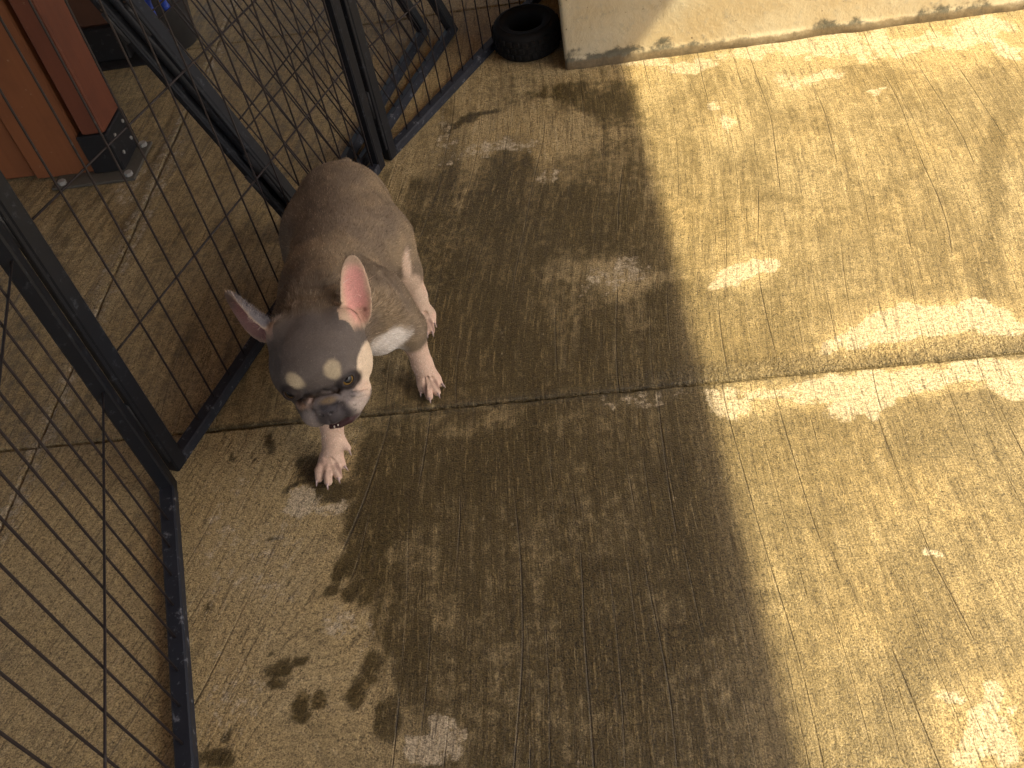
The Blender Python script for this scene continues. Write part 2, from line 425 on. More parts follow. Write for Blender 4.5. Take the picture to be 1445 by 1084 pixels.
JW = .002
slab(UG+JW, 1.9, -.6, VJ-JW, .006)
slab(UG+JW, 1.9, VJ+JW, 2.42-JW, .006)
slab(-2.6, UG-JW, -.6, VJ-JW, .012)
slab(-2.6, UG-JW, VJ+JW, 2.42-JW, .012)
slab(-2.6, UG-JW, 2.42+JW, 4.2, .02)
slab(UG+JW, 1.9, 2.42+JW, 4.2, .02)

# dirt bed seen in the joints, and the ground beyond
Nd = NT('joint_dirt'); cd = Nd.coord()
MAT_DIRT = Nd.set(Base_Color=Nd.mix(Nd.noise(cd, 90, 4), (.035, .024, .012), (.10, .07, .038)), Roughness=.8, Normal=Nd.bump(Nd.noise(cd, 300, 3), 1, .003))
mesh_obj('joint_filler', [(-2.62, -.62, -.011), (1.92, -.62, -.011), (1.92, 4.22, -.011), (-2.62, 4.22, -.011)], [(0, 1, 2, 3)], MAT_DIRT, floor)
Ng = NT('yard_ground'); cg = Ng.coord()
MAT_G = Ng.set(Base_Color=Ng.mix(Ng.noise(cg, 6, 6), (.16, .125, .075), (.33, .27, .18)), Roughness=.95, Normal=Ng.bump(Ng.noise(cg, 60, 5), .8, .01))
g = mesh_obj('ground', [(-80, -80, -.03), (80, -80, -.03), (80, 80, -.03), (-80, 80, -.03)], [(0, 1, 2, 3)], MAT_G)
tag(g, kind='structure')


# ------------------------------------------------------------------ kerb wall
def kerb_wall():
    N = NT('stained_painted_concrete'); co = N.coord(); sep = N.n('SeparateXYZ'); N.l(co, sep.inputs[0])
    z = sep.outputs[2]; x = sep.outputs[0]
    n1 = N.noise(co, 14, 6, .65); n2 = N.noise(co, 60, 5, .7); n3 = N.noise(co, 5, 4); spots = N.noise(co, 130, 1, .4)
    base = N.mix(N.ramp(n3, .3, .7), (.52, .465, .335), (.47, .375, .225))
    base = N.mix(N.math('MULTIPLY', N.ramp(n1, .5, .75), .5), base, (.35, .26, .14))
    base = N.mix(N.math('MULTIPLY', N.ramp(n2, .52, .7), .5), base, (.36, .34, .27))
    base = N.mix(N.math('MULTIPLY', N.ramp(N.noise(co, 22, 6, .75), .56, .66), .45), base, (.27, .25, .20))
    # black mould creeping up from the foot
    hgt = N.math('ADD', N.math('ADD', .010, N.math('MULTIPLY', N.ramp(x, .20, .02), .018)), N.math('MULTIPLY', N.ramp(n3, .30, .70), .020))
    st = N.math('SUBTRACT', N.math('ADD', hgt, N.math('MULTIPLY', N.math('SUBTRACT', n1, .5), .13)), N.math('MULTIPLY', z, 1.0))
    st = N.math('ADD', st, N.math('MULTIPLY', N.math('SUBTRACT', n2, .5), .05))
    col = N.mix(N.ramp(st, -.008, .012), base, N.mix(n2, (.045, .045, .034), (.17, .155, .11)))
    foot = N.ramp(N.math('ADD', z, N.math('MULTIPLY', N.math('SUBTRACT', n2, .5), .02)), .022, .014)
    col = N.mix(N.math('MULTIPLY', foot, N.math('ADD', .6, N.math('MULTIPLY', n2, .4))), col, N.mix(n2, (.035, .026, .014), (.24, .17, .085)))
    col = N.mix(N.math('MULTIPLY', N.ramp(spots, .73, .78), .75), col, (.07, .05, .035))
    m = N.set(Base_Color=col, Roughness=.8, Normal=N.bump(n2, .6, .003, N.bump(n1, .6, .004)))
    L, T, H = 3.2, .45, .62
    us = np.concatenate([[0, .002, .005, .009], np.arange(.02, L, .02), [L]]); zs = np.concatenate([np.arange(-.008, .06, .004), np.arange(.06, H-.02, .02), [H-.01, H-.004, H]])
    v = []; f = []
    G = np.stack(np.meshgrid(us, zs, indexing='ij'), -1).reshape(-1, 2)
    off = .0018*fbm(G, 9, 5, 3) + .0035*sstep(.03, .0, G[:, 1])*fbm(G, 30, 6, 3)
    off = off - .010*sstep(.028, .006, G[:, 1])*(.6+.6*fbm(G, 12, 9, 2))      # rough grout fillet at the foot
    corner = np.where(G[:, 0] < .009, (.009-np.sqrt(np.maximum(0, .009**2-(.009-G[:, 0])**2))), 0)
    top = np.where(G[:, 1] > H-.01, (.01-np.sqrt(np.maximum(0, .01**2-(G[:, 1]-H+.01)**2))), 0)
    y = off + corner + top
    v = [(a, b, c) for (a, c), b in zip(G, y)]
    nz = len(zs)
    for i in range(len(us)-1):
        for j in range(nz-1): f.append((i*nz+j, (i+1)*nz+j, (i+1)*nz+j+1, i*nz+j+1))
    n0 = len(v)                                   # left end, back and top
    for (a, b) in ((0, T), (L, T)):
        for c in (-.008, H): v.append((a, b, c))
    l_edge = [j for j in range(nz)]
    f.append(tuple(l_edge[::-1] + [n0, n0+1][:0]) if False else tuple([n0] + l_edge + [n0+1]))
    t_edge = [i*nz+nz-1 for i in range(len(us))]
    f.append(tuple(t_edge + [n0+3, n0+1]))
    f.append((n0, n0+1, n0+3, n0+2)); f.append(tuple([n0+2, n0+3] + [(len(us)-1)*nz+j for j in range(nz-1, -1, -1)]))
    o = mesh_obj('kerb_wall', v, f, m, smooth=False)
    for i, p in enumerate(o.data.polygons): p.use_smooth = i < (len(us)-1)*(nz-1)
    p = uv2w(-.023, VK); o.location = (p[0], p[1], 0); o.rotation_euler = (0, 0, TH)
    tag(o, 'low cream painted concrete wall with black mould along its foot, half in sun', 'wall')


kerb_wall()


# ------------------------------------------------------------------ metals and woods
def metal(name, a, b, scuff=(.20, .21, .23), amt=.5, rough=.42):
    N = NT(name); co = N.coord()
    n1 = N.noise(co, 70, 6, .7); n2 = N.noise(N.scale(co, (20, 20, 160)), 1, 4, .6); n3 = N.noise(co, 9, 3)
    c = N.mix(n3, a, b)
    c = N.mix(N.math('MULTIPLY', N.ramp(n1, .56, .70), amt), c, scuff)
    c = N.mix(N.math('MULTIPLY', N.ramp(N.noise(co, 34, 5, .7), .66, .72), .6), c, (.16, .10, .06))
    N.b.inputs['Specular IOR Level'].default_value = .28
    return N.set(Base_Color=c, Roughness=N.math('ADD', rough, N.math('MULTIPLY', n1, .25)), Normal=N.bump(n1, .3, .0008))


MAT_FRAME = metal('black_painted_steel', (.004, .0048, .0075), (.009, .0105, .015), (.085, .095, .115), .35)
MAT_RAIL = metal('scuffed_rail_steel', (.010, .012, .018), (.026, .030, .042), (.19, .20, .23), .8)
MAT_FRAME_G = metal('dusty_grey_steel', (.015, .016, .019), (.03, .031, .035), (.13, .13, .13), .5, .5)
MAT_WIRE = metal('dark_wire', (.012, .010, .012), (.030, .022, .022), (.10, .09, .08), .4, .4)
MAT_BRACKET = metal('black_bracket_steel', (.010, .010, .012), (.02, .02, .022), (.08, .08, .08), .4, .5)
MAT_ZINC = metal('galvanised_bolt', (.25, .25, .24), (.38, .37, .34), (.2, .15, .1), .4, .4)


MAT_PLATE = metal('dull_grey_plate', (.07, .065, .055), (.12, .11, .09), (.2, .17, .12), .5, .7)


def wood(name, a, b, streak):
    N = NT(name); co = N.coord()
    n = N.noise(N.scale(co, (60, 60, 2.2)), 1, 5, .6, .3); n2 = N.noise(co, 7, 4); n3 = N.noise(co, 160, 3)
    c = N.mix(n, a, b); c = N.mix(N.math('MULTIPLY', N.ramp(n2, .45, .7), .5), c, streak)
    c = N.mix(N.math('MULTIPLY', N.ramp(N.noise(co, 45, 4, .7), .66, .74), .5), c, (.5, .36, .22))
    return N.set(Base_Color=c, Roughness=.62, Normal=N.bump(n, .5, .0015, N.bump(n3, .3, .0006)))


MAT_WOOD_O = wood('orange_stained_timber', (.20, .066, .022), (.28, .098, .032), (.145, .045, .016))
MAT_WOOD_R = wood('red_stained_timber', (.125, .036, .017), (.19, .055, .024), (.08, .023, .012))
MAT_WOOD_D = wood('dark_timber', (.07, .03, .016), (.11, .045, .022), (.045, .02, .012))  # darkest of the timber tones


# ------------------------------------------------------------------ pen panels
PL, PH, PT = .85, .95, .022


def panel(M4, label):
    """one welded wire pen panel; local x along the foot, z up, y through it"""
    root = empty('pen_panel', M4)
    tag(root, label, 'pen panel', 'wire pen panels joined round the dog')
    zb = .012; PW = .027
    MB().bar((.011, 0, .0), (.011, 0, PH), PT, PW, (1, 0, 0)).build('post', MAT_FRAME, root)
    MB().bar((PL-.011, 0, .0), (PL-.011, 0, PH), PT, PW, (1, 0, 0)).build('post', MAT_FRAME_G if 'corner behind' in label else MAT_FRAME, root)
    MB().bar((.0225, 0, zb), (PL-.0225, 0, zb), .024, .021).build('bottom_rail', MAT_RAIL, root)
    MB().bar((.0225, 0, PH-.012), (PL-.0225, 0, PH-.012), .022, .022).build('top_rail', MAT_FRAME, root)
    w0 = None
    for k in range(15):
        x = .09 + .0519*k
        if w0 is None:
            b = MB()
            zz = [.022, .12, .235, .3, .42, .476, .6, .8, PH-.022]
            b.tube([(0, .0008*math.sin(z*9), z) for z in zz], .0017, 7)
            w0 = b.build('wire', MAT_WIRE, root, True); w = w0
        else:
            w = w0.copy(); COL.objects.link(w); w.parent = root
        w.location = (x, 0, 0); w.rotation_euler = (0, random.gauss(0, .0012), random.uniform(0, 6.28))
    for z in (.243, .48, .72):
        MB().tube([(.022, .0042, z), (PL/2, .0046, z-.0015), (PL-.022, .0042, z)], .0017, 7).build('cross_wire', MAT_WIRE, root, True)
    for x_ in (-.0045, PL+.0045):
        MB().bar((x_, -.004, .03), (x_, -.004, PH-.04), .010, .007, (1, 0, 0), .2).build('gap_strip', MAT_FRAME, root)  # dark strip added to fill the shaded gap beside each post
    for z in (.14, .50, .84):
        MB().tube([(-.006, .0, z-.03), (-.006, .0, z+.03)], .0055, 12).build('hinge_sleeve', MAT_FRAME_G, root, True)
    return root


def frame_matrix(A, B, lean=0.0, start=0.0):
    """x along A->B on the ground, z up leaning by `lean` radians to the left of A->B"""
    A, B = Vector(A), Vector(B); x = (B-A).normalized(); y0 = Vector((0, 0, 1)).cross(x)
    z = Vector((0, 0, 1))*math.cos(lean) + y0*math.sin(lean); y = z.cross(x)
    M4 = Matrix.Identity(4)
    for i, c in enumerate((x, y, z)): M4.col[i][:3] = c
    M4.translation = A + x*start
    return M4


A2 = W(247, 664); C2 = W(534, 240)
panel(frame_matrix(A2, C2), 'wire pen panel right behind the dog, from the near corner post to the far one')
A1 = W(241, 684)
panel(frame_matrix(A1, W(269, 1084)), 'nearest wire pen panel in the lower left, running down out of the picture')
C3 = W(548, 226)
panel(frame_matrix(C3, W(760, 0)), 'wire pen panel running from the far corner post to the small tyre')
spare = panel(frame_matrix(W(430, 337), W(605, 43), math.radians(24)), 'spare wire pen panel leaning back outside the pen, the outer one of the folded pair')
panel(frame_matrix(W(449, 334), W(643, 44), math.radians(23)), 'inner of two spare wire pen panels leaning back outside the pen by the corner behind')


MB().tube([(.012, -.0235, .03), (.012, -.0235, PH-.03)], .0085, 14).build('latch_rod', MAT_FRAME, spare, True)
for z in (.155, .62):
    MB().tube([(.012, -.0235, z), (.012, -.0235, z+.05)], .0125, 16).build('latch_sleeve', MAT_FRAME_G, spare, True)


# ------------------------------------------------------------------ timber posts
def timber_post():
    p = W(138, 246); uu, vv = w2uv(p[0], p[1])
    root = empty('wooden_post'); root.location = (p[0], p[1], 0); root.rotation_euler = (0, 0, TH)
    tag(root, 'orange-brown built-up timber post in a black steel shoe, outside the pen at upper left', 'post')
    H = 2.7
    MB().bar((-.075, .022, .004), (-.075, .022, H), .15, .040, (0, 1, 0), .10).build('plank', MAT_WOOD_O, root)
    MB().bar((-.235, .040, .004), (-.235, .040, H), .155, .045, (0, 1, 0), .10).build('plank', MAT_WOOD_O, root)
    MB().bar((.047, .044, .107), (.047, .044, H), .056, .112, (0, 1, 0), .08).build('plank', MAT_WOOD_R, root)
    MB().bar((-.028, .085, .05), (-.028, .085, H), .094, .08, (0, 1, 0), .05).build('core', MAT_WOOD_R, root)
    MB().bar((.040, .045, .009), (.040, .045, .106), .076, .118, (0, 1, 0), .04).build('bracket', MAT_BRACKET, root)
    MB().bar((-.095, .028, .0045), (.108, .028, .0045), .155, .007, (0, 0, 1), .2).build('base_plate', MAT_PLATE, root)
    for (y, z) in ((.015, .085), (.015, .040), (.075, .085), (.075, .040)):
        MB().tube([(.0775, y, z), (.0805, y, z)], .0045, 12).build('screw', MAT_ZINC, root)
    for (x, y) in ((.092, -.034), (-.07, -.036), (.092, .088)):
        MB().tube([(x, y, .0078), (x, y, .017)], .0095, 6).build('anchor_bolt', MAT_ZINC, root)
    return root


timber_post()


def back_post():
    p = W(150, 84)
    root = empty('wooden_post'); root.location = (p[0], p[1], 0); root.rotation_euler = (0, 0, TH)
    tag(root, 'dark timber post in shade behind the orange-brown post, near the bucket', 'post')
    MB().bar((-.02, .05, .10), (-.02, .05, 2.7), .17, .14, (0, 1, 0), .05).build('timber', MAT_WOOD_D, root)
    MB().bar((-.01, .045, .007), (-.01, .045, .10), .20, .16, (0, 1, 0), .03).build('bracket', MAT_BRACKET, root)
    MB().bar((-.17, .04, .0035), (.15, .04, .0035), .22, .007, (0, 0, 1), .1).build('base_plate', MAT_BRACKET, root)


back_post()


def bucket():
    c = W(243, 62)
    root = empty('bucket', loc=(c[0], c[1], 0))
    tag(root, 'black plastic bucket with a blue strap handle, beyond the leaning pen panels', 'bucket')
    Np = NT('black_plastic'); cp = Np.coord(); mp = Np.set(Base_Color=Np.mix(Np.noise(cp, 40, 4), (.018, .018, .02), (.045, .045, .045)), Roughness=.5)
    Nb = NT('blue_plastic'); mb = Nb.set(Base_Color=Nb.mix(Nb.noise(Nb.coord(), 30, 3), (.010, .035, .30), (.02, .07, .42)), Roughness=.45)
    MB().lathe([(.0, .003), (.068, .003), (.070, .0), (.074, .004), (.094, .19), (.094, .21), (.100, .212), (.100, .224), (.090, .224), (.088, .20), (.068, .01), (.0, .01)], 40).build('body', mp, root, True)
    pts = []
    for (px, py, z) in ((236, 12, .222), (224, -6, .235), (212, -10, .23), (208, 2, .22), (214, 18, .195), (221, 32, .17), (227, 44, .15), (236, 46, .16)):
        q = W(px, py, z) - c; pts.append(tuple(q))
    MB().tube(pts, .009, 8).build('strap', mb, root, True)


bucket()


# ------------------------------------------------------------------ small tyre
def tyre():
    c = W(746, 66)
    root = empty('tyre'); root.location = (c[0], c[1], .002)
    root.rotation_euler = (math.radians(4), math.radians(-3), .4)
    tag(root, 'small black rubber tyre lying on its side between pen and cream wall', 'tyre')
    Nt = NT('black_rubber'); ct = Nt.coord(); n = Nt.noise(ct, 50, 5, .7)
    Nt.b.inputs['Specular IOR Level'].default_value = .2
    mt = Nt.set(Base_Color=Nt.mix(n, (.005, .005, .006), (.014, .013, .012)), Roughness=.75, Normal=Nt.bump(n, .4, .001))
    prof = []
    R0, Ri, h = .081, .040, .072
    for k in range(28):
        t = 2*math.pi*k/28; ct_, st_ = math.cos(t), math.sin(t)
        r = (R0+Ri)/2 + (R0-Ri)/2*math.copysign(abs(ct_)**.55, ct_)
        z = h/2 + h/2*math.copysign(abs(st_)**.62, st_)
        prof.append((r, z))
    MB().lathe(prof, 64, closed=True).build('carcass', mt, root, True)
    blk = None
    for ring, (z, off) in enumerate(((.019, 0), (.036, .5), (.053, 0))):
        for k in range(26):
            a = 2*math.pi*(k+off)/26
            if blk is None:
                blk = MB().bar((.0795, 0, -.0065), (.0795, 0, .0065), .013, .008, (1, 0, 0), .2).build('tread_block', mt, root); o = blk
            else: o = blk.copy(); COL.objects.link(o); o.parent = root
            o.location = (0, 0, z); o.rotation_euler = (0, 0, a)
    MB().lathe([(.0655, h*.985), (.0655, h*1.02), (.062, h*1.02), (.062, h*.985)], 64).build('sidewall_rib', mt, root, True)


tyre()


# ------------------------------------------------------------------ porch roof overhead (casts the shade)
def roof():
    H = 2.72; ue = .153 + H/1.146
    Nr = NT('roof_boards'); cr = Nr.coord(); mr = Nr.set(Base_Color=Nr.mix(Nr.noise(Nr.scale(cr, (1, 40, 1)), 1, 4), (.25, .15, .08), (.38, .25, .14)), Roughness=.8)
    root = empty('porch_roof'); root.rotation_euler = (0, 0, TH + math.radians(2.15)); root.location = (0, 0, H)
    tag(root, kind='structure')
    b = MB()
    b.bar(((ue-9.4)/2, -5.0, .10), ((ue-9.4)/2, 12.0, .10), ue+9.4, .05, (0, 0, 1), .02)  # unseen deck stretched far left and back to cut the sky light
    b.build('deck', mr, root)
    MB().bar((ue-.03, -5.0, .06), (ue-.03, 12.0, .06), .05, .14, (0, 0, 1), .05).build('fascia', mr, root)
    for k in range(12):
        y = -4.6 + 1.4*k
        MB().bar((-9.2, y, .0), (ue-.10, y, .0), .06, .14, (0, 0, 1), .05).build('rafter', mr, root)


roof()

# ------------------------------------------------------------------ the dog
def build_dog():
    h0 = .0017
    xs = np.concatenate([np.arange(-.46, -.04, h0)])
    ys = np.concatenate([np.arange(.80, 1.07, h0), np.arange(1.07, 1.50, .0032)])
    zs = np.arange(-.006, .40, h0)
    D = np.full((len(xs), len(ys), len(zs)), .5, np.float32)

    def region(lo, hi):
        a = [max(np.searchsorted(g, l)-1, 0) for g, l in zip((xs, ys, zs), lo)]
        b = [min(np.searchsorted(g, h_)+1, len(g)) for g, h_ in zip((xs, ys, zs), hi)]
        sl = tuple(slice(i, j) for i, j in zip(a, b))
        X = xs[sl[0]][:, None, None].astype(np.float32); Y = ys[sl[1]][None, :, None].astype(np.float32); Z = zs[sl[2]][None, None, :].astype(np.float32)
        return sl, X, Y, Z

    def ell_d(X, Y, Z, c, r, Rm):
        X = X-c[0]; Y = Y-c[1]; Z = Z-c[2]
        if Rm is not None:
            a = X*Rm[0][0] + Y*Rm[1][0] + Z*Rm[2][0]; b = X*Rm[0][1] + Y*Rm[1][1] + Z*Rm[2][1]; g_ = X*Rm[0][2] + Y*Rm[1][2] + Z*Rm[2][2]
        else: a, b, g_ = X, Y, Z
        k0 = np.sqrt((a/r[0])**2 + (b/r[1])**2 + (g_/r[2])**2)
        k1 = np.sqrt((a/r[0]**2)**2 + (b/r[1]**2)**2 + (g_/r[2]**2)**2) + 1e-9
        return k0*(k0-1)/k1

    def cone_d(X, Y, Z, a, b, r1, r2):
        a = np.asarray(a); b = np.asarray(b); d = b-a; L2 = float(d@d)
        t = ((X-a[0])*d[0] + (Y-a[1])*d[1] + (Z-a[2])*d[2])/L2
        t = np.clip(t, 0, 1)
        q = np.sqrt((X-a[0]-t*d[0])**2 + (Y-a[1]-t*d[1])**2 + (Z-a[2]-t*d[2])**2)
        return q - (r1 + (r2-r1)*t)

    def combine(sl, d, k, sub):
        cur = D[sl]
        if sub: d = -d; s = -1
        else: s = 1
        # smooth min of (s*cur, s*d)
        A = s*cur; B = s*d
        if k > 0:
            hh = np.clip(.5 + .5*(B-A)/k, 0, 1)
            res = B*(1-hh) + A*hh - k*hh*(1-hh)
        else: res = np.minimum(A, B)
        D[sl] = (s*res).astype(np.float32)

    def ell(c, r, k=.02, Rm=None, sub=False):
        c = np.asarray(c, float); m = max(r) + k + .006
        sl, X, Y, Z = region(c-m, c+m)
        combine(sl, ell_d(X, Y, Z, c, r, Rm), k, sub)

    def cone(a, b, r1, r2, k=.015, sub=False):
        a = np.asarray(a, float); b = np.asarray(b, float); m = max(r1, r2) + k + .006
        sl, X, Y, Z = region(np.minimum(a, b)-m, np.maximum(a, b)+m)
        combine(sl, cone_d(X, Y, Z, a, b, r1, r2), k, sub)

    def rotm(x=0, y=0, z=0):
        return np.array((Matrix.Rotation(z, 3, 'Z') @ Matrix.Rotation(y, 3, 'Y') @ Matrix.Rotation(x, 3, 'X')))

    # ---- torso
    ell(W(485, 299, .155), (.087, .092, .088), .03)                # rump
    ell(W(486, 335, .160), (.082, .100, .080), .045)
    ell(W(478, 392, .150), (.082, .105, .086), .045)               # rib cage
    ell(W(466, 432, .148), (.080, .085, .088), .045)               # chest
    ell(W(464, 424, .200), (.058, .075, .054), .035)               # withers
    ell(W(486, 452, .120), (.052, .062, .052), .035)               # brisket
    ell(W(534, 466, .130), (.034, .040, .040), .03)
    cone(W(456, 446, .205), W(448, 478, .210), .064, .060, .035)   # thick neck
    cone(W(470, 470, .168), W(458, 500, .182), .052, .046, .035)   # throat
    # ---- shoulders and fore legs
    shL, elL, wrL, pwL = W(538, 424, .165), W(577, 462, .112), W(596, 514, .040), W(605, 536, .019)
    ell(W(535, 424, .168), (.036, .052, .056), .03, rotm(0, -.35, 0))
    cone(shL, elL, .038, .026, .03)
    cone(elL, wrL, .0235, .0150, .018)
    cone(wrL, pwL, .0155, .0155, .012)
    shR, elR, wrR, pwR = W(424, 474, .160), W(464, 566, .108), W(471, 626, .040), W(467, 648, .019)
    ell(W(424, 464, .165), (.036, .052, .056), .03, rotm(0, .35, 0))
    cone(shR, elR, .040, .029, .03)
    cone(elR, wrR, .025, .0145, .018)
    cone(wrR, pwR, .0155, .0155, .012)
    # ---- hind legs
    thL, knL, hkL, pwH = W(549, 338, .140), W(570, 384, .095), W(587, 416, .050), W(599, 448, .018)
    ell(W(543, 330, .145), (.034, .060, .068), .025, rotm(0, -.15, 0))
    cone(thL, knL, .042, .029, .03)
    cone(knL, hkL, .027, .0165, .02)
    cone(hkL, pwH, .0165, .0150, .015)
    thR = W(434, 340, .145)
    ell(thR, (.036, .058, .068), .03)
    knR, hkR, pwHR = np.array([-.310, 1.225, .085]), np.array([-.318, 1.275, .05]), np.array([-.315, 1.215, .016])
    cone(thR, knR, .042, .030, .03); cone(knR, hkR, .026, .0165, .02); cone(hkR, pwHR, .0165, .015, .015)
    # ---- paws
    claws = []; toe_gaps = []

    def paw(centre, tips, wide=.0088, back=.0):
        c = np.array([centre[0], centre[1], .017])
        ell(c, (.0185, .0200, .0165), .010)
        T4 = [W(tx, ty, .006) for tx, ty in tips]
        f = np.mean(T4, 0)-c; f[2] = 0; f /= np.linalg.norm(f)
        for i, t in enumerate(T4):
            t[2] = .0100; r_ = t-c; r_[2] = 0; lat = r_ - f*(r_@f)
            base = c + lat*.50 + f*.004; dirv = t-base; dirv[2] = 0; dirv /= np.linalg.norm(dirv)
            end = t - dirv*.012; end[2] = .0095
            knu = base*.40 + end*.60; knu[2] = .0178; base[2] = .0195
            cone(base, knu, wide*.86, wide*.88, .004); cone(knu, end, wide*.86, wide*.72, .0015)
            claws.append((end + dirv*wide*.40 + np.array([0, 0, .0012]), t + dirv*.001, .0020))
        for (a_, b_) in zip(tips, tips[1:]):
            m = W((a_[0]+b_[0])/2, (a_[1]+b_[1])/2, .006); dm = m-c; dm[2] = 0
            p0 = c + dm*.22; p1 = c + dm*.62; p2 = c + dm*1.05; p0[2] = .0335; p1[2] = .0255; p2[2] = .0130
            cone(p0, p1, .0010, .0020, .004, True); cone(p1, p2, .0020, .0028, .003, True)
            toe_gaps.append((p1, p2))
        return c
    paw(W(468, 650, .016), [(447, 686), (463, 691), (480, 682), (491, 664)])
    paw(W(604, 535, .016), [(594, 560), (608, 569), (621, 562), (628, 547)])
    paw(W(601, 446, .016), [(596, 470), (604, 477), (612, 475), (616, 462)], .0080)
    paw(np.array([-.315, 1.205, .016]), [(415, 468), (422, 474), (430, 474), (437, 468)], .0080)
    for a, b in ((W(484, 624, .042), W(491, 632, .034)),):
        cone(a, b, .0065, .0050, .006); claws.append((np.array(b), np.array(b) + np.array([.002, -.006, -.009]), .0024))
    # short bob tail
    cone(W(486, 238, .195), W(490, 226, .190), .014, .009, .015)

    # ---- head (local axes: x to the dog's left, y backwards, z up)
    O = np.array([-.262, .918, .207]); RH = rotm(math.radians(6), 0, math.radians(-1))
    def H(x, y, z): return O + RH @ np.array([x, y, z])
    def hell(c, r, k=.012, e=(0, 0, 0), sub=False): ell(H(*c), r, k, RH @ rotm(*e), sub)
    def hcone(a, b, r1, r2, k=.01, sub=False): cone(H(*a), H(*b), r1, r2, k, sub)
    hell((0, .064, .006), (.065, .058, .047), .02)                 # cranium
    hell((0, .044, .017), (.053, .052, .034), .02)
    for s in (-1, 1):
        hell((s*.047, .048, -.014), (.026, .036, .034), .018)      # cheeks
        hell((s*.030, .014, .014), (.022, .018, .017), .014)       # brow
        hell((s*.041, .020, -.004), (.018, .020, .020), .012)
        hell((s*.044, .084, .028), (.022, .020, .024), .018)       # ear bases
    hell((0, .016, -.006), (.030, .028, .024), .012)
    MX = .005                                                      # the muzzle points a little to its left
    hell((MX, .006, -.032), (.038, .034, .026), .010)              # muzzle
    hell((.027+MX, -.008, -.0300), (.0245, .0250, .0235), .006, (0, 0, .3))     # flews; the right one hangs lower
    hell((-.022+MX, -.010, -.0360), (.0225, .0240, .0265), .006, (0, 0, -.3))
    hell((.042+MX, .008, -.032), (.018, .022, .021), .008)
    hell((-.036+MX, .010, -.038), (.016, .022, .024), .008)
    hell((.010+MX, -.001, -.0575), (.031, .029, .0110), .004)      # lower jaw
    def fold(pts, r, k=.006, sub=False):
        for a, b in zip(pts, pts[1:]): hcone(a, b, r, r, k, sub)
    arc = [(MX-.002 + .031*math.sin(t), -.0175-.0115*math.cos(t)**2 + .004*abs(math.sin(t))**3, .0015 - .016*(1-math.cos(t))*1.1) for t in np.linspace(-1.30, 1.30, 15)]
    for q, (a, b) in enumerate(zip(arc, arc[1:])):
        ra = .0058*(1-abs(q-7)/7*.45); rb = .0058*(1-abs(q+1-7)/7*.45); hcone(a, b, ra, rb, .007)
    for s, q in ((1, 1.0), (-1, .9)):
        fold([(MX+s*.028*q, -.024, -.0165), (MX+s*.042*q, -.012, -.0190), (MX+s*.053*q, .004, -.0215)], .0050, .003)
    # nose
    hell((MX-.001, -.0300, -.0125), (.0165, .0115, .0105), .0035)
    hell((MX, -.0290, -.0300), (.020, .0125, .0150), .006)
    for s in (-1, 1):
        hell((MX-.001+s*.0066, -.0405, -.0135), (.0032, .0060, .0036), .0012, (0, 0, s*.4), True)
        hcone((MX-.001+s*.0088, -.039, -.0155), (MX-.001+s*.0132, -.0345, -.0165), .0013, .0008, .001, True)
    hcone((MX-.001, -.0420, -.0080), (MX-.001, -.0425, -.020), .0010, .0012, .002, True)
    hcone((MX-.001, -.0425, -.020), (MX, -.0370, -.050), .0012, .0012, .002, True)
    # mouth: closed on its right, lip drawn up with the teeth showing on its left
    mouth = [(-.020, -.026, -.0620), (-.006, -.034, -.0590), (.006, -.0365, -.0555), (.018, -.035, -.0530), (.032, -.027, -.0515), (.045, -.011, -.0505)]
    for i, (a, b) in enumerate(zip(mouth, mouth[1:])):
        rr = (.0010, .0015, .0026, .0030, .0024)[i]; hcone(a, b, rr, (.0015, .0026, .0030, .0026, .0012)[i], .0015, True)
    lip = [(-.002, -.0275, -.0600), (.012, -.0290, -.0577), (.026, -.0235, -.0557), (.038, -.0100, -.0545)]
    fold(lip, .0032, .003)
    # creases cut where they show on the skin
    def surf(px, py):
        v = np.array([px-CX, py-CY, FPX]); d = np.array([v@R_, v@F_, -(v@N_)]); d /= np.linalg.norm(d)
        t = np.arange(.9, 1.6, .0008); P = np.array([0, 0, CAMH]) + d*t[:, None]
        ix = np.searchsorted(xs, P[:, 0]); iy = np.searchsorted(ys, P[:, 1]); iz = np.searchsorted(zs, P[:, 2])
        ok = (ix < len(xs)) & (iy < len(ys)) & (iz < len(zs)) & (ix > 0) & (iy > 0) & (iz > 0)
        q = np.where(ok)[0]; hit = D[ix[q], iy[q], iz[q]] < 0
        return P[q[np.argmax(hit)]] if hit.any() else None
    def crease(pts, r0, r1=None, k=.003):
        S = [surf(*p) for p in pts]; S = [p for p in S if p is not None]; r1 = r1 or r0
        for i, (a, b) in enumerate(zip(S, S[1:])):
            ra = r0 + (r1-r0)*i/len(S); rb = r0 + (r1-r0)*(i+1)/len(S); cone(a, b, ra, rb, k, True)
    crease([(560, 268), (573, 300), (580, 335), (582, 372)], .003, .002, .014)
    crease([(540, 388), (560, 408), (576, 436)], .0025, .0015, .012)
    crease([(425, 408), (455, 402), (490, 396)], .0030, .0020, .014)
    crease([(412, 425), (440, 420), (468, 416)], .0020, .0020, .012)
    crease([(434, 583), (436, 574), (440, 565), (447, 557), (457, 552), (468, 553), (479, 556)], .0016, .0013, .004)
    crease([(492, 550), (500, 550), (508, 550), (520, 546)], .0012, .0014, .004)
    crease([(486, 560), (494, 562), (506, 563), (520, 559)], .0012, .0014, .004)
    crease([(423, 562), (427, 571), (430, 580)], .0015, .0012, .004)
    # eyes
    eyes = []
